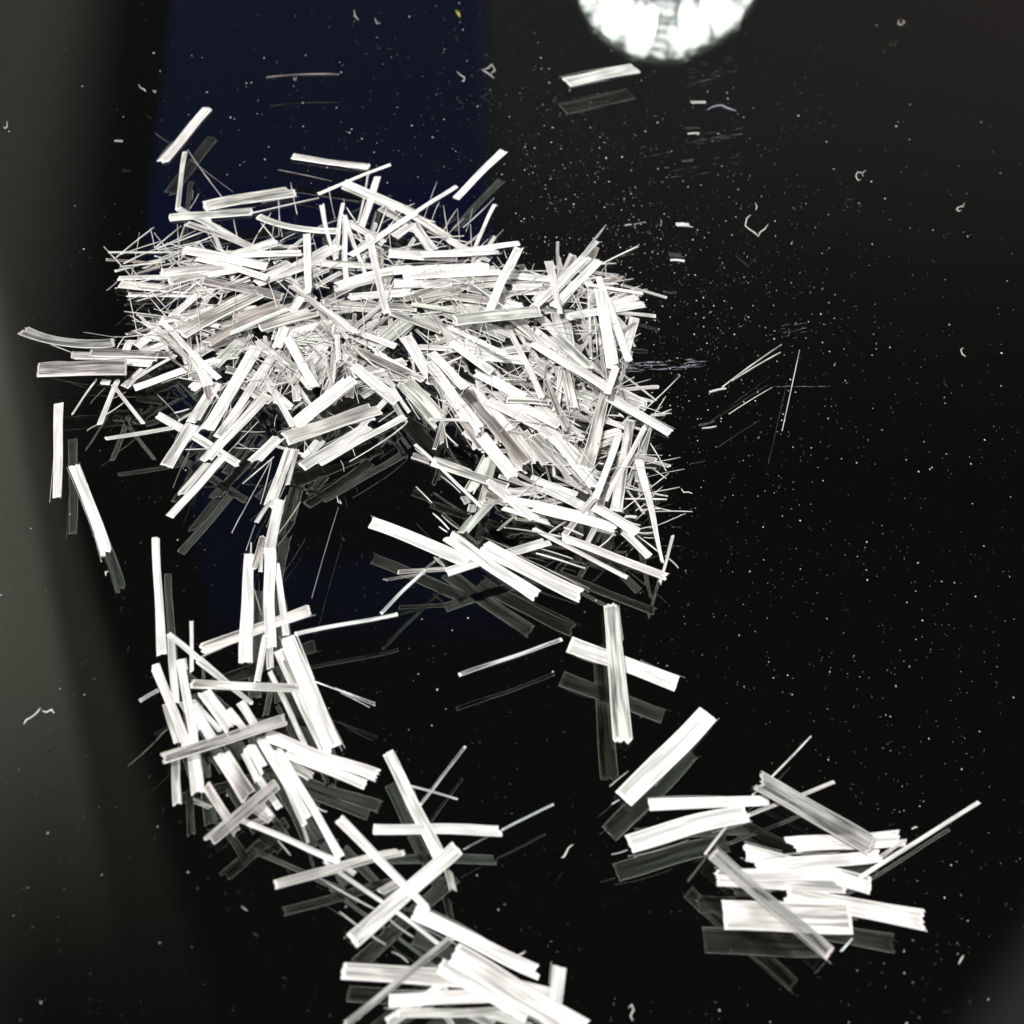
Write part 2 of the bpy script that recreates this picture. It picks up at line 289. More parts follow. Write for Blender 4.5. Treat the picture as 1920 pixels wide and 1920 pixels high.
# ------------------------------------------------------------------ the fibre heap
# surveyed strands, some n ones put in as another strand's shaded side: x0 y0 x1 y1 width look layer, per sheet "@origin_x origin_y scale"
DATA = """@0 0 4
1560 815 1220 1220 68 W 1
1385 1140 1330 1575 34 w 2
1410 1130 1680 1500 8 f
1425 1195 1745 1440 3 h
1165 1000 1300 1090 3 h
1490 1455 1425 1565 5 f
1450 1430 1440 1500 3 h
@480 0 4
275 1185 845 1265 62 w 2
470 1455 1010 1235 24 W 3
-390 1560 280 1445 95 g 4 t1.15
-95 1620 470 1490 13 f
20 1630 620 1740 52 w 3 b36
1495 1490 1855 1130 46 W 1 t1.2
1190 1600 1505 1398 26 W 4
1790 1530 1635 1870 26 W 4
1510 1570 1415 1720 7 f
1375 1520 1320 1650 6 f
1205 1640 1345 1670 8 f
1855 1725 1745 1850 4 f
80 585 620 562 9 h 1 b-9
165 1275 565 1360 3 h
300 575 295 605 4 h
@960 0 4
402 620 925 515 78 w 1 s
705 1690 525 1915 6 f
945 1850 780 1930 10 f
@180 320 6
90 860 790 1650 12 f
370 1070 930 1700 10 f
660 710 960 1110 15 f
610 650 660 880 8 f
1010 600 930 860 16 f
960 630 660 880 12 f
310 1055 640 900 12 f
360 1350 480 1910 10 f
1075 1250 1270 1540 11 f
1080 1230 1620 1610 13 f
1550 560 1610 820 12 f
1820 720 1760 840 14 f
120 1350 260 1230 6 f
690 880 1120 680 9 f
700 900 1250 780 9 f
690 890 1180 700 7 f
720 920 1300 790 7 f
800 820 1000 880 11 f
780 990 850 1040 9 f
1200 600 1360 890 11 f
1440 1430 1520 1270 9 f
400 1810 530 1770 7 f
570 1490 440 1600 4 h
640 900 1400 620 7 f
830 545 1755 478 96 g 3
930 430 1610 790 70 w 4
1020 600 1900 930 76 g 3 b-15
1250 500 1400 900 48 w 5
140 925 1000 925 28 W 2
210 1135 1000 940 32 w 3
560 1100 1150 1000 26 w 3
1000 900 1920 1090 110 W 7
1150 985 1930 1210 84 W 6
1130 1000 1900 920 90 g 3
740 1165 1640 1080 112 w 4
1100 1090 1700 1040 90 g 2
260 1220 1250 1200 56 w 3
820 1260 1640 1110 86 w 4
280 1280 1240 1350 120 g 2 b16
370 1400 1230 1420 60 g 1
1200 1240 2100 1430 110 d 5
860 1640 1150 1400 76 W 4
960 1700 1340 1530 58 w 4
730 1690 1800 1560 84 g 3
545 1755 800 1745 72 W 2
650 1790 1000 2080 60 g 5
950 1860 1830 1390 180 g 4 b-20
1240 1950 2250 1520 110 n 5 b-25
1450 1850 1960 1700 48 W 5
1240 1390 1360 1300 60 W 3
640 1900 1240 1600 90 w 2
900 1750 1700 1480 90 w 2
@460 320 6
690 715 712 1380 78 W 7
850 375 1000 1010 58 W 7 t.45
1092 370 1015 1000 44 W 6
1110 540 1135 1240 56 W 7
1110 500 1350 1190 42 W 7
1490 70 1310 640 72 W 7
1390 30 1270 590 20 W 5
1110 140 1900 500 100 W 5
1095 190 1700 450 56 g 4
1530 430 1950 680 90 g 4
1920 480 1180 960 74 W 7
1600 400 1440 830 20 f 7
1150 590 1560 820 76 w 5
1380 720 1595 1615 80 W 7
510 1290 1250 1840 70 w 6
500 1300 1140 1790 26 n 7
640 1420 500 1620 90 W 6
-300 1010 380 805 105 w 4
-100 960 630 935 74 W 5
700 1050 1060 850 110 w 4
130 1280 500 1050 96 w 4
150 1270 900 1010 96 w 3
290 1250 960 880 120 w 2
860 1050 1480 1090 80 g 4
560 1260 920 1120 70 g 3
1040 1300 1930 1100 100 W 5 b-30
1000 1340 1500 1220 84 g 3
780 1320 1080 1150 60 w 2
1180 1430 1890 1380 96 w 3
870 1490 1930 1560 90 g 3
880 1540 1920 1610 56 w 2
150 1770 800 1590 116 g 5
390 1870 1000 1690 88 W 4
-120 1680 390 1490 100 n 5
450 1790 1060 1780 64 g 3
1250 1830 1500 1690 66 w 4
1500 1920 1860 1660 110 r 4
1700 1880 1990 1620 90 r 3
440 1780 340 2000 80 W 6
1290 1700 1520 1620 38 w 4
180 600 330 785 14 f
560 710 390 800 6 f
600 800 560 890 6 f
1470 480 1400 680 10 f
1140 420 1250 590 13 f
1110 320 1110 440 9 f
800 1180 910 1300 12 f
1680 1220 1580 1420 14 f
1790 1000 1740 1120 12 f
1740 1440 1860 1590 9 f
250 1240 360 1560 11 f
580 930 560 1280 9 f
1520 880 1700 1100 12 f
330 1210 620 1480 12 f
850 1650 910 1790 12 f
1260 860 1400 760 10 f
1150 1000 1480 900 12 f
1230 760 1560 900 12 f
1280 1020 1500 930 11 f
1300 900 1620 1010 9 f
1190 700 1400 900 12 f
1630 620 1900 700 14 f
@740 320 6
690 180 210 485 42 W 6
220 520 620 770 90 w 4
380 680 610 790 50 n 5
600 780 920 980 86 W 4
200 600 430 900 110 w 4
-10 750 210 600 86 W 6
-60 940 700 990 110 W 5 b8
450 950 1400 825 66 W 6
300 960 1165 925 96 W 6
1390 870 1050 1590 92 W 7 l2,1
0 1140 1050 1075 104 W 5
100 1210 1180 1150 96 W 5
0 1280 640 1300 116 W 4
300 1290 1230 1200 76 w 4
1250 1185 1740 1225 80 W 5
1240 1260 1730 1270 40 w 4
1330 1320 1640 1310 76 W 5
640 1330 1140 1290 76 g 4
1160 1390 1720 1375 60 W 4
100 1450 650 1320 80 n 4
290 1450 700 1370 84 r 5
190 1505 720 1590 56 r 5
700 1430 1050 1420 66 g 4
668 1695 1630 1590 124 g 7 l.8,.8
440 1560 720 1690 56 r 4
310 1660 760 1870 100 r 4
570 1750 1020 1940 34 W 5
1050 1640 1400 1500 120 W 3
700 1560 1000 1640 120 w 3
800 1420 1300 1500 90 w 2
1340 1070 1740 1215 11 f
1570 1050 1530 1180 11 f
640 1290 800 1610 13 f
820 1250 1270 1570 16 f 7
580 1060 830 1250 11 f
1230 900 1260 990 9 f
1150 970 1220 1090 9 f
700 440 560 670 4 h
1225 660 1050 860 5 h
820 1540 770 1750 9 f
240 1790 420 1980 12 f
1320 1300 1390 1450 11 f
1510 1200 1490 1360 9 f
430 890 590 850 9 f
1230 1440 1410 1565 13 f
1250 1500 1350 1560 12 f
990 1500 1010 1560 9 f
0 1030 200 1080 9 f
1180 1090 1340 1070 11 f
@1000 400 6
172 545 300 1130 96 W 7 t.55
315 625 260 830 52 w 5
580 500 -10 1080 86 W 6
735 530 230 1060 96 W 6
640 500 120 1000 60 W 5
1180 380 740 590 12 f
815 140 535 520 6 f
810 560 810 790 8 f
590 745 770 718 24 W 6
780 737 895 730 16 W 5
800 802 955 803 13 f
850 797 1125 740 9 f
600 805 1220 905 36 W 6
735 735 1075 1665 62 W 7 t1.3
745 850 890 1740 112 W 7 t1.15
620 870 650 1640 30 w 5
645 900 800 1800 26 w 4
430 890 640 1350 17 f 6
380 1175 1235 1030 84 W 5
810 1065 1160 945 84 W 5
350 1010 620 860 14 f
830 920 910 885 9 f
970 1120 1155 1205 22 w 2
1090 1110 985 1300 8 f
940 1530 1020 1560 16 f
890 1460 1040 1360 22 w 3
250 1120 350 1560 110 g 4
340 1130 400 1500 120 w 4
240 1380 650 1760 100 g 5
80 1180 640 1760 90 w 4
20 1470 830 1930 66 W 6
-20 1300 500 1700 90 W 3
930 1720 865 1930 78 W 6
470 1360 720 1360 12 f
470 1530 740 1420 40 w 3
500 1440 720 1300 11 f
680 1160 720 1600 12 f
430 1230 570 1300 12 f
490 1260 620 1600 10 f
440 1330 720 1320 9 f
380 1000 600 1020 9 f
540 950 620 965 11 f
1260 100 1130 128 6 h 1
30 1000 240 760 100 w 2
@30 580 6
100 250 1085 385 118 d 4 b70
95 290 630 490 8 f
1220 315 1140 440 12 f
1100 308 1230 312 7 h
630 525 1600 545 96 d 3
840 500 1790 520 100 d 3
250 700 1250 660 165 d 4 t1.25 l1.5,1
1285 350 1235 480 86 W 2
1190 590 1530 620 90 w 2
1220 880 1440 680 80 w 2
1350 420 1640 230 100 w 3
1420 510 1700 400 100 w 2
1330 890 2300 560 80 W 4
1220 860 1800 520 34 W 3
630 1185 910 785 20 W 2
945 1290 1145 800 56 W 2
1080 840 1435 1290 40 W 3
960 820 1060 830 70 W 1
1010 1190 1210 1055 10 f
800 1370 920 1300 8 f
840 1060 1000 890 3 h
485 1060 465 2120 105 W 1 t.85
1010 1460 1780 1335 46 w 3
1080 1010 1240 930 6 h
@290 560 6
60 250 720 905 62 W 6
20 320 500 800 50 g 5
440 640 610 980 112 W 5
350 740 540 970 56 g 4
410 1030 640 860 110 w 2
510 640 720 520 50 w 4
640 790 960 490 120 r 3
840 400 1500 120 44 W 6
1150 550 600 1480 124 W 5
700 950 420 1400 120 w 4
430 1420 135 1890 128 w 3
1330 650 700 1565 84 w 5
1270 1080 560 1840 100 w 4
1080 1260 700 1700 80 w 3
40 1310 960 1870 84 w 2
1040 790 1540 1230 84 w 3
1000 850 1240 1050 38 w 3
1220 860 1560 960 26 w 4
1340 680 1650 1130 24 w 5
1330 640 1450 705 36 w 5
1060 600 1350 650 44 w 4
1465 320 1375 560 100 W 6
1480 430 1800 1000 104 W 5
1380 590 1760 1010 70 g 4
1180 470 1420 760 60 r 3
1540 390 1900 470 90 r 3
1540 1260 1700 1150 26 w 2
760 1320 880 1250 44 g 1
830 1730 1170 1380 9 f 5
960 1490 1240 1500 7 f
350 1700 620 1690 7 f
410 1650 320 1920 4 h
900 1680 1200 1690 6 f
930 1620 1130 1720 7 f
1400 1030 1480 960 7 f
1470 1080 1560 1040 7 f
220 1290 390 1245 11 f
30 1080 280 1350 6 f
1380 1300 1350 1440 6 f
1090 1480 1080 1380 5 h
1100 1850 1420 1540 122 W 4
880 640 1010 520 90 r 4
@560 560 6
-40 1430 610 900 150 W 5
-150 1590 900 1240 170 g 6
-60 1500 850 1330 90 w 4
40 1900 790 1440 110 w 4
240 1870 1190 1325 56 W 5 t1.4
890 1650 1210 1410 16 f 3
1120 1230 900 1390 10 f
70 1800 250 1590 100 w 3
610 760 1110 1160 94 W 6 t1.3
560 510 880 790 16 f 7
970 870 1230 1090 12 f
1210 1120 1360 1360 12 f
1290 1180 1430 1330 14 f
850 620 1400 920 72 W 6
640 580 1260 870 90 n 6
1200 430 1480 890 118 W 6
1390 565 1730 460 32 r 3
1310 360 1450 500 12 f
1330 350 1530 500 10 f
1390 220 1920 460 84 r 4
860 610 1350 200 76 r 4
930 440 1250 210 110 r 3
560 490 840 390 96 g 4
140 570 270 900 56 r 3
240 600 330 760 46 r 3
430 400 450 690 58 W 6
415 690 390 940 22 W 6
50 595 340 548 22 w 4
0 480 240 500 110 r 3
240 430 400 570 38 w 4
840 860 990 830 90 w 3
520 580 630 640 76 r 3
740 470 890 520 56 w 3
310 860 560 690 54 r 4
400 910 610 740 46 r 3
700 1090 860 1000 110 r 2
980 1030 1200 1400 60 r 2
560 1000 800 860 60 w 2
640 700 780 770 80 r 3
430 1360 730 1210 26 n 2
1190 940 1620 1420 180 r 2
1560 620 1800 560 30 r 3
1560 900 1800 640 30 w 3
@780 560 6
350 320 1000 625 50 W 6
560 480 1060 700 130 W 4
620 650 1190 700 116 W 4
660 820 1210 1120 126 W 5
390 500 850 830 84 W 5
530 570 850 790 56 w 4
1030 300 1420 1120 62 W 7
170 610 560 1010 104 W 6
130 720 740 1500 104 W 6
190 870 760 1700 100 n 4
340 1080 550 1370 56 W 5
570 1040 1250 1880 122 n 6
600 1010 1060 1480 100 W 5
560 1130 960 1620 28 w 5
740 1560 1090 1990 126 W 5
1040 1150 1620 1430 96 W 5
820 1160 1400 1450 106 W 5
1020 1140 1500 1170 86 g 5
1200 1500 1470 1870 108 w 4
1100 1480 1350 1850 140 g 3
1400 1430 1930 1910 136 W 4
1420 1640 1750 1930 40 W 4
940 1340 1120 1460 96 r 3
1470 910 1650 1410 52 g 5
1650 730 1770 1240 104 g 5
1230 300 1560 730 48 w 5
230 620 580 790 22 w 3
230 575 370 515 36 w 3
290 1465 375 1370 20 r 3
330 1520 465 1665 16 f
860 950 1010 1110 12 f
640 980 1000 1130 40 w 3
1290 700 1500 740 60 w 3
1100 560 1300 900 60 w 2
1000 900 1260 870 20 w 4
1010 940 1240 920 14 w 4
1100 300 1480 560 90 w 2
1240 500 1500 900 60 w 3
900 620 1250 560 90 w 2
1420 380 1300 640 30 w 3
1160 270 1330 420 12 f
1200 260 1420 600 12 f
380 0 720 620 14 f
1540 600 1700 1080 30 w 3
1500 900 1680 1080 20 w 3
300 330 640 620 60 w 4
700 330 1000 460 70 r 3
780 300 1060 420 60 w 4
1080 1050 1400 1090 60 w 4
1180 1200 1500 1260 30 g 4
@1000 640 6
-10 30 830 550 90 W 6
830 580 1080 740 62 w 5
850 640 1540 1040 110 W 6
930 300 830 590 74 W 7
860 450 580 1440 90 g 6 t1.9
880 480 1290 690 28 W 5
900 565 1210 670 22 w 4
1650 390 1210 810 12 f
1550 770 1320 850 12 f
1480 840 1390 845 12 f
1450 735 1380 795 6 f
1170 720 1130 770 8 f
970 1040 700 1770 72 W 6
1250 970 810 1800 52 W 6
1090 880 930 1910 96 g 5 t1.3
1190 1345 1460 2490 92 W 6 t.35
1100 1325 1260 1335 26 W 4
1140 1300 1180 1270 14 f
790 1590 1510 1750 16 f 5
1020 1780 1500 1785 16 f 4
1520 1490 1010 1900 12 f 6
1450 1640 1320 1770 12 f
1280 1820 1150 1910 10 f
1200 1910 1420 1885 16 f
530 580 700 640 90 w 4
540 690 650 750 90 w 3
500 740 670 830 40 w 4
780 890 1010 970 56 W 4
730 1080 970 1010 84 W 3
820 840 1000 850 16 f
840 870 960 930 16 f
960 820 1010 860 16 f
680 1335 830 1290 16 f
660 1520 860 1430 13 f
710 1370 790 1385 16 f
800 1130 890 1180 13 f
860 1450 940 1405 16 f
1100 1440 1160 1450 18 f
1170 1480 1120 1640 6 f
0 650 390 650 80 g 4
330 810 640 880 56 g 3
350 860 540 970 12 f
20 720 300 900 116 W 4
210 1060 690 1640 116 W 5
0 1060 560 1640 126 g 4
100 1160 420 1500 30 w 5
150 440 310 850 70 n 5
310 850 400 1010 90 g 5
400 1010 560 1100 70 W 3
320 1090 520 1120 60 w 4
480 400 600 350 12 f
500 500 640 460 30 w 3
210 500 370 600 12 f
210 880 500 1000 80 w 2
700 880 760 600 30 w 4
100 300 320 200 60 w 3
170 180 360 560 40 w 3
0 300 180 420 90 w 3
560 1400 640 1520 70 g 3
@1000 860 6
-40 220 490 420 84 W 5
110 330 660 590 100 w 4
-10 540 930 785 110 W 6
-330 450 620 650 90 W 5
690 540 1170 840 118 W 7
980 790 1310 1110 84 W 5
1170 870 1410 1055 12 f
1480 1100 1630 1235 14 f
1030 655 1155 662 30 W 5
1040 700 1200 755 16 f
1180 840 1350 838 18 f
1240 887 1370 891 9 f
700 770 610 940 58 w 4
370 710 180 840 17 f 5
910 840 740 1000 16 f
325 890 1490 1330 92 W 6
0 790 1055 1340 46 W 5
10 820 300 890 12 f
30 1070 580 1240 20 f
90 1020 440 1130 12 f
160 720 230 770 10 f
340 780 560 870 18 f
-330 780 320 880 14 f
700 800 900 850 30 g 3
-280 380 60 360 14 w 3
0 350 80 380 30 w 3
60 450 160 400 16 f
560 600 620 560 90 w 3
-340 560 200 730 60 w 3
@760 800 6
110 200 880 930 34 W 5
80 330 290 400 84 g 3
300 400 1150 690 92 g 4 l.6,.2
330 345 750 500 24 w 4
110 250 220 320 10 f
940 340 720 730 118 r 2
990 380 860 860 84 r 2
1070 740 640 1220 80 r 2
850 120 1210 570 120 W 6
1180 300 1300 500 62 W 5
400 560 620 750 14 f
120 680 300 860 13 f
310 980 490 1160 18 f
410 1000 590 1150 12 f
380 1130 470 1190 15 f
660 790 700 860 80 r 1
760 880 740 960 90 r 1
590 1190 750 1000 20 r 1
1040 1170 1280 970 24 r 2
1240 1040 1580 1075 28 r 2
450 80 590 220 20 f
320 1470 430 1570 9 f
460 1640 1620 1285 100 w 2
480 1240 1470 1910 146 W 6
-390 1085 700 1530 130 W 5 b-18
880 1340 1980 1900 150 W 5 b25
580 1300 1400 1910 60 n 7
1150 720 1350 755 46 W 5
1010 830 1120 870 60 g 3
1230 940 1580 1010 26 w 3
@640 1000 4
420 292 785 268 30 g 2
325 352 620 305 18 d 1
295 605 625 275 24 c 3
620 275 755 175 16 d 3
700 180 775 250 8 f
-350 760 425 610 30 c 2
880 1068 1655 800 30 c 1
@600 1360 4
750 600 1090 160 22 c 2
680 455 1030 555 15 c 1
1365 785 1755 592 17 c 2
1080 930 1270 830 8 c 1
140 700 820 1390 74 W 6 t.7
505 200 890 980 84 w 3 t1.1
960 1090 1000 1250 48 g 1
400 775 1365 790 74 W 5
240 1620 1030 920 116 w 4
460 1250 600 1170 60 g 2
40 1020 880 1630 28 W 6
0 1150 430 1390 8 f
500 1440 700 1590 8 f
700 1400 1650 1860 110 W 5 t.9
150 1405 490 1645 10 f
540 1700 660 1780 8 f
@440 1120 6
900 945 1580 1215 13 c 1
1130 1020 1580 1190 9 c 1
1200 1080 1520 1240 8 c 1
590 450 1130 1740 150 W 5 t1.35
700 430 900 940 18 W 5
490 600 1020 1750 110 w 4
400 840 790 1650 56 g 2
390 500 400 800 74 w 3
350 430 250 960 66 W 6
550 700 690 980 40 n 5
@60 800 4.8
380 350 680 1165 102 W 1 b-10
565 990 625 1215 8 c 1
1240 815 1740 260 66 W 4
1340 610 1580 330 56 g 3
1112 1005 1170 2060 66 W 2 t1.3
1380 210 1620 205 8 f
1450 150 1270 550 4 h
1910 750 1800 960 6 f
1436 1750 1440 2200 34 W 5
@420 820 4.8
600 110 410 620 92 w 3
430 560 290 770 36 w 3
500 560 400 1060 96 w 4
410 1000 415 1900 98 W 5
340 1000 330 1210 36 w 3
660 110 570 430 36 w 4
225 1050 195 2030 84 W 6 t1.4
245 950 245 1050 14 f
280 790 200 1020 7 f
170 420 450 180 11 f
440 180 70 860 5 f
430 210 330 600 7 f
690 580 480 880 6 f
640 760 470 990 5 h
1030 630 790 1450 4 h
270 1360 340 1600 7 f
475 1140 560 1780 50 W 4 t1.2
1480 0 1130 220 7 f
1050 210 1080 310 6 f
1150 90 1180 170 6 f
350 900 270 1180 50 g 3
@240 1120 6
830 590 2045 145 128 g 2
300 760 670 1670 108 W 5
480 430 540 1200 80 w 4
590 700 750 1650 92 W 5
455 410 830 720 64 w 6
790 700 1400 1200 92 w 6 t.5
710 980 1960 1030 88 g 6
720 1220 950 1600 106 W 4
730 1170 1050 1510 60 w 3
850 1050 1200 1540 150 W 4
1130 1260 1320 1500 76 W 5
1260 1180 1440 1460 86 W 5
1310 1150 1500 1470 11 f
135 1170 340 1050 40 c 1
385 1820 1780 1380 116 d 7 l1,1.5
0 1900 330 1600 6 h
330 1600 450 1480 5 h
620 1180 800 1500 90 w 3
640 690 660 800 30 w 4
430 1200 560 1640 90 g 2
@280 1360 4.8
235 300 250 710 74 g 2
400 270 440 620 116 w 3
510 540 790 970 84 g 4
650 260 900 660 150 g 3
850 240 980 500 62 W 5
910 190 1050 430 90 W 5
970 460 1170 745 60 W 4
1010 700 1110 830 46 W 3
920 720 1100 850 90 g 2
520 1060 1150 530 106 d 6 l.8,.8
1000 110 1420 830 84 W 4
1130 310 1400 900 56 w 4
1150 210 1500 790 66 W 5
1480 760 1720 1190 62 W 3 t1.3
1360 830 1430 1060 28 g 3
1060 100 2050 460 110 W 6
1230 250 1950 540 90 W 5
1250 350 1450 460 84 g 2
820 850 1710 1230 52 W 5
1710 1240 1850 1340 50 w 4
1160 1040 1270 1170 10 f
1130 1440 2290 1140 80 g 2 b-14
830 1630 880 1670 8 f
1710 1680 1880 1810 9 f
1500 730 1600 780 11 f
400 680 550 740 40 d 1
900 900 1090 830 60 d 1
@600 1560 3.84
160 1000 1300 1080 120 w 3
500 1215 1260 1175 96 W 3
960 880 1900 1440 160 w 7 l.8,.8
860 960 1500 1330 110 W 5
1430 1110 1720 1190 90 w 3
1725 970 1690 1250 98 w 4
940 770 170 1400 52 d 6
480 1380 900 1100 80 w 2
560 1310 1500 1290 60 g 3
900 1320 960 1400 40 g 2
1060 1300 1250 1390 60 g 2
1200 1300 1490 1400 60 g 2
@1020 1100 4.8
600 170 710 1400 128 g 4 t1.3 l.6,.6
225 520 1195 875 136 W 3
@1120 1300 4.8
1000 190 235 960 190 W 5 l.6,.6
280 700 110 840 8 f
130 1000 200 960 12 f
465 1005 1540 968 100 W 4 t.9
285 1360 1345 1085 165 W 4 b-22
1920 390 1390 925 20 f 6
130 1450 270 1410 9 f
@1300 1460 3.43
905 22 350 240 24 w 6
210 310 70 490 16 W 5
420 15 1150 440 120 d 6 l1.5,.5
600 430 1360 385 96 W 3
320 470 1140 690 105 w 2
400 575 1200 495 84 W 5
150 640 970 685 108 w 4
310 620 960 620 76 W 5
190 880 1010 905 178 w 3
600 750 1480 910 125 w 4
120 480 880 1130 84 d 7 l1.5,1.5
1070 635 1840 150 26 W 6
1190 515 1350 400 26 w 4
950 1110 1020 1030 13 c 1
@1260 380 3.2
655 855 300 1110 8 f
650 900 360 1070 7 f
230 1135 320 1115 12 W 1
765 885 660 1370 5 f
600 1110 340 1270 5 f
180 1358 265 1345 9 f
0 345 75 352 8 f
@0 0 1
1209 804 1248 744 1.7 f
1225 960 1298 960 1.6 f
1222 948 1258 958 1.5 f
1220 778 1259 776 1.9 f
1223 878 1249 898 1.6 f
1178 546 1214 543 1.2 f
1218 991 1285 963 1.5 f
1219 832 1249 884 2.0 f
1206 945 1237 956 1.1 f
1144 514 1165 527 1.7 f
1140 656 1176 689 1.3 f
1149 730 1220 711 1.0 f
1212 870 1275 858 1.4 f
1214 781 1248 778 2.0 f
1151 582 1174 514 1.3 f
1126 664 1156 657 1.7 f
1212 895 1283 880 1.1 f
1126 657 1155 627 1.9 f
1205 763 1238 774 1.1 f
1132 557 1129 524 1.0 f
1196 993 1232 986 1.6 f
1196 910 1224 911 1.9 f
1123 497 1155 495 1.7 f
1193 974 1215 953 1.4 f
1157 558 1200 537 2.0 f
1225 923 1274 914 1.7 f
270 504 349 469 2.0 f
325 554 419 541 1.3 f
225 501 310 492 1.8 f
304 564 367 478 1.8 f
257 566 365 529 1.7 f
249 602 353 617 1.6 f
216 542 306 519 1.8 f
289 580 371 602 1.6 f
300 584 396 511 1.7 f
327 603 419 631 1.5 f
234 585 342 598 1.7 f
299 486 404 441 1.6 f
292 523 373 457 1.7 f
218 484 289 427 1.7 f
240 563 328 534 1.2 f
221 480 299 454 1.2 f
557 402 545 343 1.6 f
575 463 589 437 1.4 f
591 429 637 412 1.0 f
725 407 777 382 1.3 f
712 467 754 410 1.6 f
628 410 616 351 1.6 f
863 468 858 393 1.0 f
523 440 524 379 1.1 f
732 462 728 421 1.3 f
869 427 926 373 1.9 f
718 418 763 394 1.3 f
874 434 886 392 1.5 f
529 444 522 375 1.8 f
485 437 508 400 1.9 f
793 417 819 342 1.3 f
723 433 764 386 1.6 f"""
items = []; ox = oy = 0; sc = 1
for ln in DATA.strip().split('\n'):
    p = ln.split()
    if ln[0] == '@':
        ox, oy, sc = float(p[0][1:]), float(p[1]), float(p[2]); continue
    x0, y0, x1, y1, w = [float(q) for q in p[:5]]
    it = dict(a=(ox + x0 / sc, oy + y0 / sc), b=(ox + x1 / sc, oy + y1 / sc), w=w / sc * (1 if p[5] in 'fhc' else 1.07), look=p[5],
              layer=5 if p[5] == 'f' else 3, bend=0.0, taper=1.0, lift=(0, 0), n=len(items))
    if p[5] in 'h': it['layer'] = 1
    for q in p[6:]:
        if q[0].isdigit(): it['layer'] = int(q)
        elif q[0] == 'b': it['bend'] = float(q[1:]) / sc
        elif q[0] == 's': it['slim'] = True
        elif q[0] == 't': it['taper'] = float(q[1:])
        elif q[0] == 'l': it['lift'] = tuple(float(z) for z in q[1:].split(','))
    if it['layer'] == 1 and p[5] == 'f': it['layer'] = 1
    it['len'] = sqrt((it['a'][0] - it['b'][0]) ** 2 + (it['a'][1] - it['b'][1]) ** 2)
    items.append(it)
# the unseen body of the heap: short cut strands and filaments lying the way their neighbours lie
fr = random.Random(11)
heap = [i for i in items if i['look'] not in 'fhc' and i['layer'] >= 3 and (
    (i['a'][1] + i['b'][1]) / 2 < 800 and (i['a'][0] + i['b'][0]) / 2 > 260 and i['a'][1] > 430 and i['b'][1] > 430
    or 700 < (i['a'][1] + i['b'][1]) / 2 < 960 and (i['a'][0] + i['b'][0]) / 2 > 900)]
for k in range(720):
    q = fr.choice(heap); s = fr.random(); fil = k >= 400
    x = q['a'][0] + (q['b'][0] - q['a'][0]) * s + fr.gauss(0, 9); y = q['a'][1] + (q['b'][1] - q['a'][1]) * s + fr.gauss(0, 9)
    an = math.atan2(q['b'][1] - q['a'][1], q['b'][0] - q['a'][0]) + fr.gauss(0, .9 if fil else .45)
    Lh = fr.uniform(20, 62) if fil else fr.uniform(32, 60)
    items.append(dict(a=(x - Lh * cos(an), y - Lh * sin(an)), b=(x + Lh * cos(an), y + Lh * sin(an)),
                      w=fr.uniform(.8, 2.0) if fil else fr.choice((fr.uniform(8, 19), fr.uniform(3.5, 9), fr.uniform(3.5, 8))), look='f' if fil else fr.choice('WWWwwwggrn'),
                      layer=fr.choice((2, 4, 5, 6)) if fil else fr.choice((1, 2, 2, 4)), bend=0.0, taper=1.0, lift=(0, 0), n=len(items), len=2 * Lh, rest=True))
items.sort(key=lambda i: (i['layer'], i['n']))

# lay them one on another: each rests on what it crosses
placed = []
for it in items:
    (ax, ay), (bx, by) = it['a'], it['b']
    pxmm = 1000 * (at(ax + 1, ay) - at(ax, ay)).length
    it['mm'] = pxmm
    thick = min(.20, .05 + it['w'] * pxmm * .07)      # mm
    if it['look'] in 'fh': thick = min(.16, it['w'] * pxmm * .8)
    it['thick'] = thick
    req = []
    K = 7
    for k in range(K):
        s = k / (K - 1); x = ax + (bx - ax) * s; y = ay + (by - ay) * s
        z = 0
        for q in placed:
            if x < q['bb'][0] or x > q['bb'][1] or y < q['bb'][2] or y > q['bb'][3]: continue
            dx, dy = q['b'][0] - q['a'][0], q['b'][1] - q['a'][1]
            L2 = dx * dx + dy * dy
            u = ((x - q['a'][0]) * dx + (y - q['a'][1]) * dy) / L2
            if u < 0 or u > 1: continue
            dd = abs((x - q['a'][0]) * dy - (y - q['a'][1]) * dx) / sqrt(L2)
            if dd < (it['w'] + q['w']) * .38 + 1.5:
                z = max(z, q['z'][0] + (q['z'][1] - q['z'][0]) * u + q['thick'] * .62)
        req.append((s, z))
    best = None
    cand = [(s0, z0, s1, z1) for i, (s0, z0) in enumerate(req) for (s1, z1) in req[i + 1:]] 
    mx = max(z for s, z in req); cand.append((0, mx, 1, mx))
    for s0, z0, s1, z1 in cand:
        g = (z1 - z0) / (s1 - s0); c = z0 - g * s0
        if c < -1e-6 or c + g < -1e-6: continue
        if all(c + g * s >= z - 1e-6 for s, z in req):
            h = c + g * .5
            if best is None or h < best[0]: best = (h, c, c + g)
    za, zb = best[1], best[2]
    za = min(za, 6) + it['lift'][0]; zb = min(zb, 6) + it['lift'][1]
    it['z'] = (za, zb)
    m_ = it['w'] * .5 + 30
    it['bb'] = (min(ax, bx) - m_, max(ax, bx) + m_, min(ay, by) - m_, max(ay, by) + m_)
    placed.append(it)

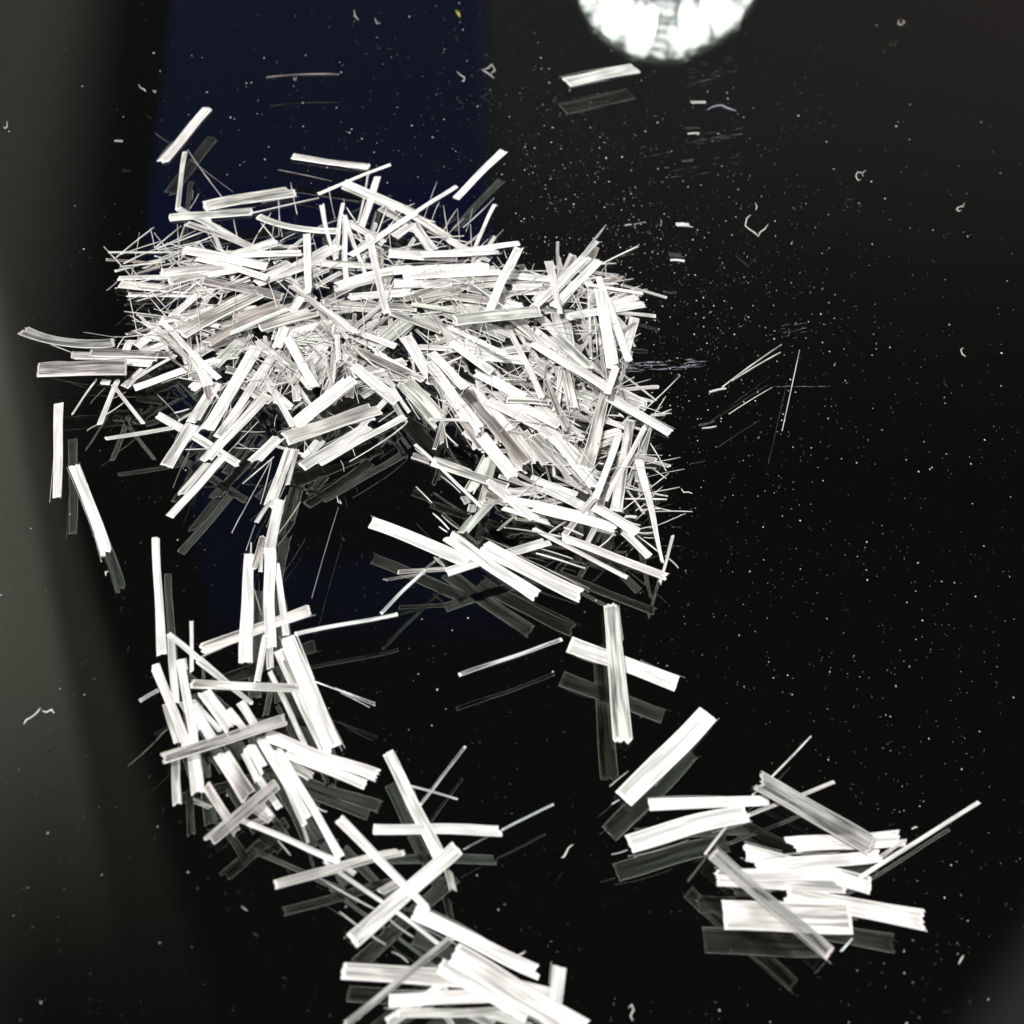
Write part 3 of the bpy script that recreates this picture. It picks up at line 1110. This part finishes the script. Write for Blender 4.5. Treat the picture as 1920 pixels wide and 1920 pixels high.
def frame(it):
    """world ends, width and thickness of a surveyed strand"""
    (ax, ay), (bx, by) = it['a'], it['b']; za, zb = (z * .001 for z in it['z'])
    L = it['len']; nx, ny = -(by - ay) / L, (bx - ax) / L
    A, B = at(ax, ay, za), at(bx, by, zb)
    D = (B - A).normalized(); side = Vector((-D.y, D.x, 0)).normalized()
    def half(px, py, z, w):
        e = at(px + nx * w / 2, py + ny * w / 2, z) - at(px - nx * w / 2, py - ny * w / 2, z)
        return abs(e.dot(side)) / 2
    wa = half(ax, ay, za, it['w']); wb = half(bx, by, zb, it['w'] * it['taper'])
    mid = ((ax + bx) / 2, (ay + by) / 2)
    e = at(mid[0] + nx * 5, mid[1] + ny * 5, (za + zb) / 2) - at(*mid, (za + zb) / 2)
    bend = it['bend'] / 5 * e.dot(side)
    th = it['thick'] * .001; face = it['w'] * it.get('mm', .08) * .0005
    if 'mm' in it and it['look'] not in 'fhc' and not it.get('slim') and wa > face * 1.15:      # seen at a low angle a bundle shows its side too
        q = min(1, (wa / face - 1.15) / .7); r_ = 1 - .36 * q
        wa *= r_; wb *= r_; th += face * 2 * .36 * q
    return A, B, wa, wb, th, bend

def ribbon(L, wa, wb, th, bend, r, fray=1.0):
    """a flat bundle of parallel filaments, cut at both ends; local X along, Z up from its underside"""
    wmax = max(wa, wb); fray *= r.choice((.25, .6, 1.0, 1.0, 1.7)); 
    nc_ = max(5, min(17, int(wmax * 2 / .00009)))
    run = [0, .028, .13, .26, .39, .5, .61, .74, .87, .972, 1]; ns = len(run)
    prof = []; h = 1.0; offs0 = []; offs1 = []; o0 = o1 = 0.0
    for i in range(nc_):
        u = 2 * i / (nc_ - 1) - 1
        h = .55 + .45 * r.random()
        prof.append((u, sqrt(max(0, 1 - abs(u) ** 3)) * h))
        o0 = o0 * .6 + r.uniform(-1, 1) * .00014 * fray; o1 = o1 * .6 + r.uniform(-1, 1) * .00014 * fray
        offs0.append(o0); offs1.append(o1)
    if wmax > .0004 and r.random() < .28:       # a step in one end, as when some of the bundle was cut longer
        k = r.randrange(2, nc_ - 1); q = r.uniform(.0003, .0009)
        for i in range(k, nc_): offs1[i] -= q
    if wmax > .0004 and r.random() < .18:
        k = r.randrange(1, nc_ - 2); q = r.uniform(.0003, .0008)
        for i in range(k): offs0[i] += q
    kL = min(1.2, (L / .013) ** 2); sway = r.uniform(-1, 1) * .00011 * kL; sway2 = r.uniform(-1, 1) * .00005 * kL; ph = r.uniform(0, 6)
    arch = r.uniform(0, 1) * .00012
    pinch = r.uniform(-.02, .10) if wmax > .0003 else .05
    tw = r.uniform(-1, 1) * .10
    v = []; uvs = []; al = []
    for j in range(ns):
        s = run[j]; x = (s - .5) * L
        w = (wa + (wb - wa) * s) * (1 - pinch * sin(pi * s)) * (1 + .035 * sin(5 * s + ph))
        yc = bend * 4 * s * (1 - s) + sway * sin(2 * pi * s + ph) - sway * sin(ph) * (1 - 2 * s) * 0 + sway2 * sin(9 * s)
        zc = arch * 4 * s * (1 - s)
        slope = (bend * 4 * (1 - 2 * s)) / L
        for i, (u, hh) in enumerate(prof):
            xx = x + (offs0[i] * (1 - s) ** 8 + offs1[i] * s ** 8)
            yy = yc + u * w
            tilt = tw * u * w
            xr = xx - slope * u * w
            v.append((xr, yy, zc + th * .5 + th * .5 * hh + tilt)); v.append((xr, yy, zc + th * .5 - th * .5 * hh * .8 + tilt))
            uvs.append((u * w, xx)); al.append((min(1, max(0, s)), u))
    zmin = min(p[2] for p in v)
    v = [(x, y, z - zmin) for x, y, z in v]
    f = []
    T = lambda j, i: 2 * (j * nc_ + i); Bt = lambda j, i: 2 * (j * nc_ + i) + 1
    for j in range(ns - 1):
        for i in range(nc_ - 1):
            f.append((T(j, i), T(j + 1, i), T(j + 1, i + 1), T(j, i + 1)))
            f.append((Bt(j, i), Bt(j, i + 1), Bt(j + 1, i + 1), Bt(j + 1, i)))
        f.append((T(j, 0), Bt(j, 0), Bt(j + 1, 0), T(j + 1, 0)))
        f.append((T(j, nc_ - 1), T(j + 1, nc_ - 1), Bt(j + 1, nc_ - 1), Bt(j, nc_ - 1)))
    for i in range(nc_ - 1):
        f.append((T(0, i), T(0, i + 1), Bt(0, i + 1), Bt(0, i)))
        f.append((T(ns - 1, i), Bt(ns - 1, i), Bt(ns - 1, i + 1), T(ns - 1, i + 1)))
    return v, f, uvs, al
def rod(L, rad, bend, r):
    ns, n = 7, 6; v = []; f = []; uvs = []; al = []
    k1 = r.uniform(-1, 1) * .00012
    for j in range(ns):
        s = j / (ns - 1); rr = rad * (1 if 0 < j < ns - 1 else .8)
        for i in range(n):
            a = 2 * pi * i / n
            v.append(((s - .5) * L, bend * 4 * s * (1 - s) + k1 * sin(pi * s) + rr * cos(a), rad + rr * sin(a)))
            if i % 2 == 0: pass
    for j in range(ns - 1):
        for i in range(n):
            k = (i + 1) % n
            f.append((j * n + i, j * n + k, (j + 1) * n + k, (j + 1) * n + i))
    f.append(tuple(range(n - 1, -1, -1))); f.append(tuple((ns - 1) * n + i for i in range(n)))
    for j in range(ns):
        for i in range(n): uvs.append((rad * cos(2 * pi * i / n), (j / (ns - 1) - .5) * L)); al.append((j / (ns - 1), 0))
    return v, f, uvs, al
def make(name, geo, mat, doubled, parent=None):
    v, f, uvs, al = geo
    me = bpy.data.meshes.new(name); me.from_pydata(v, [], f); me.materials.append(mat)
    ul = me.uv_layers.new(name='UVMap')
    vi = [0] * len(me.loops); me.loops.foreach_get('vertex_index', vi)
    flat = []
    for k in vi: flat += uvs[k // 2 if doubled else k]
    ul.data.foreach_set('uv', flat)
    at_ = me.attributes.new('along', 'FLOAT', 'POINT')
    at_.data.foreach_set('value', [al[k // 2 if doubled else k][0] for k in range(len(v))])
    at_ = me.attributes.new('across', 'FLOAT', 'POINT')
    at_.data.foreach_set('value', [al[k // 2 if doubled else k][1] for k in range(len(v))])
    me.polygons.foreach_set('use_smooth', [True] * len(f)); me.update()
    o = bpy.data.objects.new(name, me); C.objects.link(o)
    if parent: o.parent = parent
    return o
def sub(v, f, u, a):
    """the part of a ribbon made of the faces f, with its own vertices"""
    ks = sorted({k for q in f for k in q}); m = {k: i for i, k in enumerate(ks)}
    return [v[k] for k in ks], [tuple(m[k] for k in q) for q in f], [u[k // 2] for k in ks], [a[k // 2] for k in ks]
def pose(A, B):
    D = (B - A); L = D.length; x = D / L
    y = Vector((-x.y, x.x, 0)).normalized(); z = x.cross(y)
    mid = (A + B) / 2
    return Matrix([[x.x, y.x, z.x, mid.x], [x.y, y.y, z.y, mid.y], [x.z, y.z, z.z, mid.z], [0, 0, 0, 1]]), L

strands = [i for i in items if i['look'] not in 'fhc' and not i.get('rest')]
thin = [i for i in items if i['look'] in 'fh']
# the 300 that show largest stand alone; what little is seen of the rest is one tangle
def shows(i): return i['len'] * i['w'] * (.25 + .1 * i['layer'])
rank = sorted(strands, key=shows, reverse=True)
for i in rank[300:]: i['rest'] = True

tang_v, tang_f, tang_uv, tang_al, tang_m = [], [], [], [], []
KEYS = list(MT); ft_v, ft_f, ft_uv, ft_al = [], [], [], []
for it in items:
    r = random.Random(it['n'] * 13 + 5)
    A, B, wa, wb, th, bend = frame(it)
    Mx, L = pose(A, B)
    if it['look'] in 'fh' and it.get('rest'):
        v, f, u, a = rod(L, max(.00003, min(wa, .00010)), bend, r)
        b0 = len(ft_v); ft_v += [tuple(Mx @ Vector(p)) for p in v]
        ft_f += [tuple(k + b0 for k in q) for q in f]; ft_uv += u; ft_al += a; continue
    if it['look'] in 'fh':
        o = make('fine_filament', rod(L, max(.000035, min(wa, .00012)), bend, r), MT['w'] if it['look'] == 'f' else MT['h'], False)
        o.matrix_world = Mx
    elif it['look'] == 'c':
        o = make('clear_rod_strand', ribbon(L, wa, wb, max(th, wa * 1.2), bend, r, .3), MT['c'], True)
        o.matrix_world = Mx
    elif it.get('rest'):
        v, f, u, a = ribbon(L, wa, wb, th, bend, r)
        b0 = len(tang_v); tang_v += [tuple(Mx @ Vector(p)) for p in v]
        tang_f += [tuple(k + b0 for k in q) for q in f]; tang_uv += u; tang_al += a
        tang_m += [KEYS.index(it['look'])] * len(f); continue
    else:
        geo = ribbon(L, wa, wb, th, bend, r)
        wide = it['w'] * it['mm'] > 1.15
        if wide:      # root on the strand's own place, the bundle and its two bright cut ends as parts
            o = bpy.data.objects.new('chopped_strand', None); C.objects.link(o); o.empty_display_size = .002
            v_, f_, u_, a_ = geo; ne = a_.index(next(a for a in a_ if a[0] > .01)) * 2 ; nv = len(v_)
            e0 = [q for q in f_ if any(k < ne for k in q)]; e1 = [q for q in f_ if any(k >= nv - ne for k in q)]
            rest_ = [q for q in f_ if all(ne <= k < nv - ne for k in q)]
            make('fibre_bundle', sub(v_, rest_, u_, a_), MT[it['look']], False, o)
            make('cut_end', sub(v_, e0, u_, a_), MT[it['look']], False, o); make('cut_end', sub(v_, e1, u_, a_), MT[it['look']], False, o)
        else:
            o = make('chopped_strand', geo, MT[it['look']], True)
        o.matrix_world = Mx
        # loose filaments splayed from the cut ends of the wider bundles
        if wide:
            for q in range(r.choice((1, 2, 2, 3))):
                Ls = L * r.uniform(.25, .8); sd = r.choice((-1, 1)); end = r.choice((-1, 1))
                c = make('stray_filament', rod(Ls, .000028, r.uniform(-.0002, .0002), r), MT['w'], False, o)
                wloc = wa if end < 0 else wb
                c.location = (end * (L / 2 - Ls / 2 + r.uniform(-.0002, .0006)), sd * wloc * r.uniform(.8, 1.2), th * r.uniform(.4, 1.0))
                c.rotation_euler = (0, 0, r.uniform(-.05, .05))
    it['o'] = o
o = make('strand_tangle', (tang_v, tang_f, tang_uv, tang_al), MT['W'], True)
o.data.materials.clear()
for k in KEYS: o.data.materials.append(MT[k])
o.data.polygons.foreach_set('material_index', tang_m)
tag(o, 'smaller half-hidden white and grey strands filling the heap between the larger ones', 'glass fibre', kind='stuff')

o = make('filament_tangle', (ft_v, ft_f, ft_uv, ft_al), MT['w'], False)
tag(o, 'mesh of hair-thin white filaments tangled through the heap', 'glass fibre', kind='stuff')

# ------------------------------------------------------------------ chips, crumbs and dust on the glass
def chip(px0, py0, px1, py1, w, mat, label, name='fibre_chip', grp='short fibre chips on the bare glass'):
    it = dict(a=(px0, py0), b=(px1, py1), w=w, taper=1.0, bend=0.0, z=(0, 0), thick=.08,
              len=sqrt((px0 - px1) ** 2 + (py0 - py1) ** 2))
    A, B, wa, wb, th, bend = frame(it); Mx, L = pose(A, B)
    o = make(name, ribbon(L, wa, wb, th, 0, rng, .2), mat, True); o.matrix_world = Mx
    tag(o, label, 'fibre chip', grp)
chip(1268, 421, 1299, 423, 7, MT['W'], 'short bright chip lying flat, upper of the pair right of the heap top')
chip(1257, 488, 1283, 490, 4, MT['W'], 'thin short white chip, lower of the pair right of the heap top')
chip(215, 264, 230, 265, 4, MT['n'], 'tiny pinkish chip on the dark band at upper left')
chip(1296, 192, 1323, 192, 4, MT['w'], 'white chip under the mirrored lamp, left of the curved smear')
chip(1290, 251, 1311, 250, 3, MT['w'], 'thin pale chip above the faint scratches under the mirrored lamp')
chip(1172, 423, 1184, 421, 3, MT['w'], 'tiny grey chip right above the heap tip, beside a thin filament')
chip(1182, 640, 1190, 650, 5, MT['r'], 'small greenish chip at the right flank of the heap')

def squiggle(name, pts, rad, mat, label, cat, grp=None):
    rad = min(rad, (1.35 if rad < .0001 else 1.8) * (at(pts[0][0] + 1, pts[0][1]) - at(*pts[0])).length)
    P = [at(*p) + Vector((0, 0, rad)) for p in pts]
    org = P[0].copy(); org.z = 0
    v = []; f = []; n = 5
    for j, p in enumerate(P):
        d_ = (P[min(j + 1, len(P) - 1)] - P[max(j - 1, 0)]); d_.normalize(); s_ = Vector((-d_.y, d_.x, 0))
        rr = rad * (.6 if j in (0, len(P) - 1) else 1) * rng.uniform(.8, 1.25)
        for i in range(n):
            a_ = 2 * pi * i / n
            q = p - org + s_ * rr * cos(a_) + Vector((0, 0, rr * sin(a_))); v.append(tuple(q))
    for j in range(len(P) - 1):
        for i in range(n):
            k = (i + 1) % n; f.append((j * n + i, j * n + k, (j + 1) * n + k, (j + 1) * n + i))
    f.append(tuple(range(n - 1, -1, -1))); f.append(tuple((len(P) - 1) * n + i for i in range(n)))
    o = obj(name, v, f, mat, None, True); o.location = org
    tag(o, label, cat, grp); return o
CR = 'curled crumbs of debris on the glass'
sq = [
 ([(1416, 381), (1419, 388), (1417, 394)], 'short upright crumb just above the large V-shaped crumb'),
 ([(1407, 404), (1400, 410), (1397, 424), (1404, 430), (1413, 436), (1422, 444), (1425, 436), (1434, 430), (1440, 421)], 'largest crumb, a pale V-shaped curl on the black glass right of the lamp'),
 ([(1623, 320), (1617, 325), (1608, 323), (1604, 331), (1609, 339), (1614, 337)], 'hooked reddish crumb on bare glass at upper right'),
 ([(1808, 381), (1805, 388), (1798, 388), (1793, 393), (1797, 397), (1802, 395)], 'S-shaped white crumb near the right edge, upper one'),
 ([(1806, 653), (1801, 656), (1804, 665), (1810, 669)], 'C-shaped white crumb near the right edge, halfway down the heap'),
 ([(1685, 37), (1684, 46), (1691, 47), (1696, 41), (1691, 38)], 'ring-shaped pinkish crumb near the top right corner'),
 ([(1277, 917), (1282, 924), (1290, 923), (1298, 926)], 'thin wavy crumb right of the heap among fine dust'),
 ([(632, 931), (634, 942), (640, 945), (637, 938)], 'small white hook below the fan of strands at the heap underside'),
 ([(857, 135), (864, 142), (871, 146), (870, 152), (866, 153)], 'kinked crumb left of the blue reflection edge, top middle'),
 ([(903, 131), (910, 135), (919, 141), (926, 147)], 'straight diagonal sliver of debris beside the blue reflection edge'),
 ([(908, 130), (915, 129), (922, 121), (928, 132), (921, 138)], 'jagged pale crumb touching the diagonal sliver at the blue reflection edge'),
 ([(664, 19), (665, 30), (672, 38)], 'arched crumb near the top edge, left of the other two arches'),
 ([(703, 35), (707, 45), (713, 43)], 'cup-shaped crumb near the top edge in the blue reflection'),
 ([(7, 238), (10, 242), (14, 238), (13, 228)], 'tear-shaped crumb near the left edge, upper part'),
 ([(260, 159), (264, 166), (270, 168), (273, 172)], 'orange-white crumb on the dark band at upper left'),
 ([(287, 170), (291, 174), (293, 170)], 'small white crumb just right of the orange-white one'),
 ([(45, 1358), (50, 1350), (58, 1346), (64, 1342), (72, 1334), (76, 1328)], 'longest jagged crumb at the lower left on the grey reflection'),
 ([(80, 1334), (88, 1336), (97, 1331), (102, 1338)], 'ragged crumb right of the longest one at lower left'),
 ([(1179, 1890), (1184, 1884), (1188, 1894), (1182, 1904), (1186, 1914)], 'greenish ragged crumb at the bottom edge right of the strands'),
 ([(972, 1791), (978, 1789), (985, 1784)], 'oval crumb beside the long strand ends at bottom middle'),
 ([(1709, 1555), (1716, 1551), (1720, 1552)], 'oval crumb above the lower right stack of strands'),
 ([(1797, 1808), (1802, 1798), (1806, 1792)], 'leaf-shaped crumb right of the lower right stack'),
 ([(1053, 1609), (1058, 1606), (1066, 1590), (1074, 1584)], 'crescent crumb between the two lower groups of strands'),
 ([(199, 1080), (198, 1073), (204, 1072)], 'small hooked crumb at the foot of the slanting strand at left'),
]
for k, (pts, lab) in enumerate(sq):
    squiggle('debris_crumb', pts, .00007 if k != 1 else .00008, CRUMB, lab, 'crumb', CR)
squiggle('debris_crumb', [(855, 20), (858, 27), (862, 33), (859, 22)], .00012, YEL, 'yellow crumb near the top edge in the blue reflection', 'crumb', CR)
squiggle('curved_smear', [(1326, 207), (1334, 202), (1344, 199), (1354, 199), (1362, 203), (1370, 206), (1380, 209)], .00011, SMEAR, 'bluish curved smear under the mirrored lamp', 'smear')

def specks(name, pts, mat, label):
    v = []; f = []
    for (px, py, rp) in pts:
        c = at(px, py); s = rp * (at(px + 1, py) - c).length
        ex = rng.uniform(.7, 1.5); an = rng.uniform(0, pi); b0 = len(v)
        for dx, dy, dz in ((1, 0, .3), (-1, 0, .3), (0, 1, .3), (0, -1, .3), (0, 0, 1), (0, 0, 0)):
            X, Y = dx * s * ex, dy * s / ex
            v.append((c.x + X * cos(an) - Y * sin(an), c.y + (X * sin(an) + Y * cos(an)) * 1.3, dz * s))
        for q in ((0, 2, 4), (2, 1, 4), (1, 3, 4), (3, 0, 4), (2, 0, 5), (1, 2, 5), (3, 1, 5), (0, 3, 5)):
            f.append(tuple(b0 + k for k in q))
    return tag(obj(name, v, f, mat), label, 'dust', kind='stuff')
pts = []
def g(n, cx, cy, sx, sy, lo, hi):
    for _ in range(n):
        if pts and rng.random() < .10:
            q = pts[-1 - rng.randrange(min(len(pts), 40))]; x, y = q[0] + rng.gauss(0, 7), q[1] + rng.gauss(0, 7)
        else: x = rng.gauss(cx, sx); y = rng.gauss(cy, sy)
        if -20 < x < 1940 and -20 < y < 1940: pts.append((x, y, lo + (hi - lo) * rng.random() ** 5))
g(1350, 1235, 560, 190, 190, .35, 1.5)
g(600, 1080, 330, 150, 130, .3, 1.2)
g(330, 1450, 760, 230, 260, .35, 1.1)
g(200, 1600, 1000, 180, 250, .35, 1.5)
g(160, 1700, 1400, 150, 250, .4, 1.4)
g(220, 700, 200, 200, 120, .4, 1.6)
for _ in range(1500): pts.append((rng.uniform(0, 1920), rng.uniform(0, 1920), rng.uniform(.22, .42)))
for _ in range(350): pts.append((rng.uniform(0, 1920), rng.uniform(0, 1920), .3 + 1.2 * rng.random() ** 3))
for _ in range(25): pts.append((rng.uniform(0, 1920), rng.uniform(0, 1920), rng.uniform(1.0, 1.8)))
specks('dust', pts, DUST, 'fine white dust scattered over the black glass, thickest right of the heap')
# fine scratches and wipe streaks
v = []; f = []
def streak(x0, y0, x1, y1, n, spread, wpx):
    for _ in range(n):
        a0 = rng.uniform(0, .8); a1 = a0 + rng.uniform(.03, .2); o1 = rng.uniform(-spread, spread)
        X0, Y0, X1, Y1 = x0 + (x1 - x0) * a0, y0 + (y1 - y0) * a0 + o1, x0 + (x1 - x0) * a1, y0 + (y1 - y0) * a1 + o1
        A, B = at(X0, Y0), at(X1, Y1); D = (B - A).normalized(); s_ = Vector((-D.y, D.x, 0)) * wpx * rng.uniform(.4, 1) * .00006
        b0 = len(v); h_ = Vector((0, 0, .00002))
        v.extend([tuple(A), tuple((A + B) / 2 + s_ + h_ * .5), tuple(B), tuple((A + B) / 2 - s_ + h_ * .5), tuple((A + B) / 2 + h_)])
        f.extend([(b0, b0 + 3, b0 + 4), (b0 + 3, b0 + 2, b0 + 4), (b0 + 2, b0 + 1, b0 + 4), (b0 + 1, b0, b0 + 4), (b0, b0 + 1, b0 + 2, b0 + 3)])
streak(1160, 690, 1340, 680, 60, 9, .9)
streak(1280, 268, 1420, 250, 14, 3, .5); streak(1180, 290, 1420, 235, 10, 14, .3)
streak(1250, 150, 1400, 120, 26, 26, .28); streak(1240, 330, 1420, 290, 10, 16, .25)
streak(1430, 630, 1520, 615, 20, 14, .3); streak(1440, 230, 1560, 190, 12, 60, .25)
streak(1440, 725, 1560, 724, 10, 1, .5)
tag(obj('scratches', v, f, SCRATCH), 'fine pale scratches and wipe streaks on the black glass', 'scratches', kind='stuff')
# ------------------------------------------------------------------ words for every strand
GR = {'f': 'fine loose filaments in and around the heap', 's': 'chopped strands of the heap', 'c': 'clear rod-like strands'}
def mid(i): return ((i['a'][0] + i['b'][0]) / 2, (i['a'][1] + i['b'][1]) / 2)
def zone(i):
    x, y = mid(i)
    if y > 1460 and x > 1120 or (x > 1120 and y > 1300): return 'in the lower right group'
    if y > 1640: return 'in the bottom middle group'
    if y > 1440 and x > 600: return 'in the group above the bottom edge'
    if y > 1380 and x <= 700: return 'lower left stack, foot'
    if y > 1150 and x < 700: return 'lower left stack, upper half'
    if y > 890 and 400 < x < 680: return 'in the stalk below the heap'
    if y > 960 and x > 1000: return 'lower tip of the right arm'
    if y > 850 and x > 740: return 'lower end of the right arm'
    if y > 1000 and x < 420 or (x < 230 and y > 730): return 'lying apart at left'
    if x > 1300: return 'on bare glass right of the heap'
    if y > 1000: return 'on bare glass between the lower arms'
    if x > 1120: return 'on the right flank of the heap'
    if y < 330: return 'on the bare glass above the heap'
    if y < 420: return 'at the upper edge of the heap'
    if x < 330: return 'at the left tip of the heap' if y > 600 else 'at the upper left corner of the heap'
    if y < 520: return 'heap crest, ' + ('left part' if x < 520 else 'middle part' if x < 760 else 'right part')
    if y < 640: return 'upper heap, ' + ('left part' if x < 520 else 'middle part' if x < 760 else 'right part' if x < 960 else 'far right part')
    if x < 520: return 'heap underside, left part'
    if x < 780: return 'heap underside, middle part'
    if y < 760: return 'shoulder of the right arm, ' + ('inner side' if x < 960 else 'outer side')
    return 'right arm of the heap, ' + ('inner side' if x < 960 else 'outer side')
def lean(i):
    (ax, ay), (bx, by) = sorted((i['a'], i['b']))
    a_ = math.degrees(math.atan2(-(by - ay), bx - ax))
    if abs(a_) < 14: return 'level'
    if abs(a_) > 74: return 'upright'
    if a_ > 0: return 'rising' if a_ < 45 else 'steeply rising'
    return 'falling' if a_ > -45 else 'steeply falling'
COL = {'W': 'bright white', 'w': 'white', 'g': 'silky grey', 'd': 'see-through grey', 'n': 'brownish grey', 'r': 'greenish grey',
       'c': 'clear glassy', 'f': 'white', 'h': 'faint'}
def size(i):
    if i['look'] in 'fh': return 'long' if i['len'] > 90 else 'short' if i['len'] < 40 else 'mid-length'
    w = i['w']
    return ('broad' if w > 19 else 'narrow' if w < 9 else 'medium') if i['len'] > 60 else 'short'
ORD = ['', 'second', 'third', 'fourth', 'fifth', 'sixth', 'seventh', 'eighth', 'ninth', 'tenth', 'eleventh', 'twelfth']
fixed = {  # hand-written: nearest strand to this middle point
 (347, 255): 'straight white strand slanting alone above the heap at upper left, in the blue reflection',
 (340, 340): 'narrow upright strand just below the lone slanting one at upper left',
 (619, 306): 'pale strand lying nearly level alone above the heap crest, middle',
 (898, 327): 'bright strand rising to the right, alone above the right of the heap crest',
 (1126, 142): 'bright white strand lying alone right under the mirrored lamp',
 (107, 845): 'long upright white strand standing alone nearest the left edge',
 (170, 960): 'broad white strand slanting down, beside the upright one at left',
 (299, 1118): 'narrow upright white strand alone above the lower left stack',
 (128, 698): 'wide dull grey strand lying level at the far left tip',
 (115, 635): 'curved see-through grey strand, topmost at the far left tip',
 (1248, 1420): 'widest white bundle with ragged ends, rising alone at the lower right',
 (1162, 1262): 'upright grey-white strand crossing over a slanting white one',
 (1168, 1246): 'slanting white strand crossed by the upright grey one',
 (957, 1234): 'bluish glassy rod lying alone in the dark middle',
 (820, 1555): 'level bright white strand crossing a slanting one, lower middle',
 (1723, 1575): 'long thin white strand sticking out to the far right of the lower right group',
 (790, 1000): 'broad pinkish-white strand, left end of the trio below the heap hollow',
 (997, 1073): 'broad bright strand at the right of the trio below the heap hollow',
 (926, 1062): 'broad strand with a shaded side, middle of the trio below the heap hollow',
 (465, 1140): 'upright white strand with a flared foot above the lower left stack',
 (585, 1305): 'widest white strand on the right side of the lower left stack',
 (422, 1385): 'blurred grey strand lying across the top of the lower left stack',
 (1005, 1860): 'widest bright strand running off the bottom edge',
 (567, 139): 'faint pinkish hair alone near the top, in the blue reflection',
}
used = set()
named = [i for i in items if 'o' in i]
for (x, y), lab in fixed.items():
    b = min((i for i in named if 'label' not in i and (i['look'] in 'fh') == ('hair' in lab)),
            key=lambda i: (mid(i)[0] - x) ** 2 + (mid(i)[1] - y) ** 2 - i['w'] * 8)
    b['label'] = lab
buckets = {}
for i in named:
    if 'label' in i: continue
    kind = 'filament' if i['look'] in 'fh' else 'rod' if i['look'] == 'c' else 'strand'
    buckets.setdefault((size(i), COL[i['look']], lean(i), kind, zone(i)), []).append(i)
for (sz, col, ln_, kind, zn), L_ in buckets.items():
    base = f'{sz} {col} {kind}'
    if len(L_) == 1:
        L_[0]['label'] = f'{base}, {ln_}, {zn}'; continue
    xs = [mid(i)[0] for i in L_]; ys = [mid(i)[1] for i in L_]
    horiz = max(xs) - min(xs) > max(ys) - min(ys)
    L_.sort(key=lambda i: mid(i)[0 if horiz else 1])
    for k, i in enumerate(L_):
        first, last, frm = ('leftmost', 'rightmost', 'from left') if horiz else ('topmost', 'lowest', 'from top')
        o_ = first if k == 0 else last if k == len(L_) - 1 else f'{ORD[k]} {frm}'
        i['label'] = f'{base}, {ln_}, {zn}, {o_}'
for i in named:
    kind = 'fine filament' if i['look'] in 'fh' else 'glass rod' if i['look'] == 'c' else 'glass fibre strand'
    tag(i['o'], i['label'], kind, GR['f' if i['look'] in 'fh' else 'c' if i['look'] == 'c' else 's'])
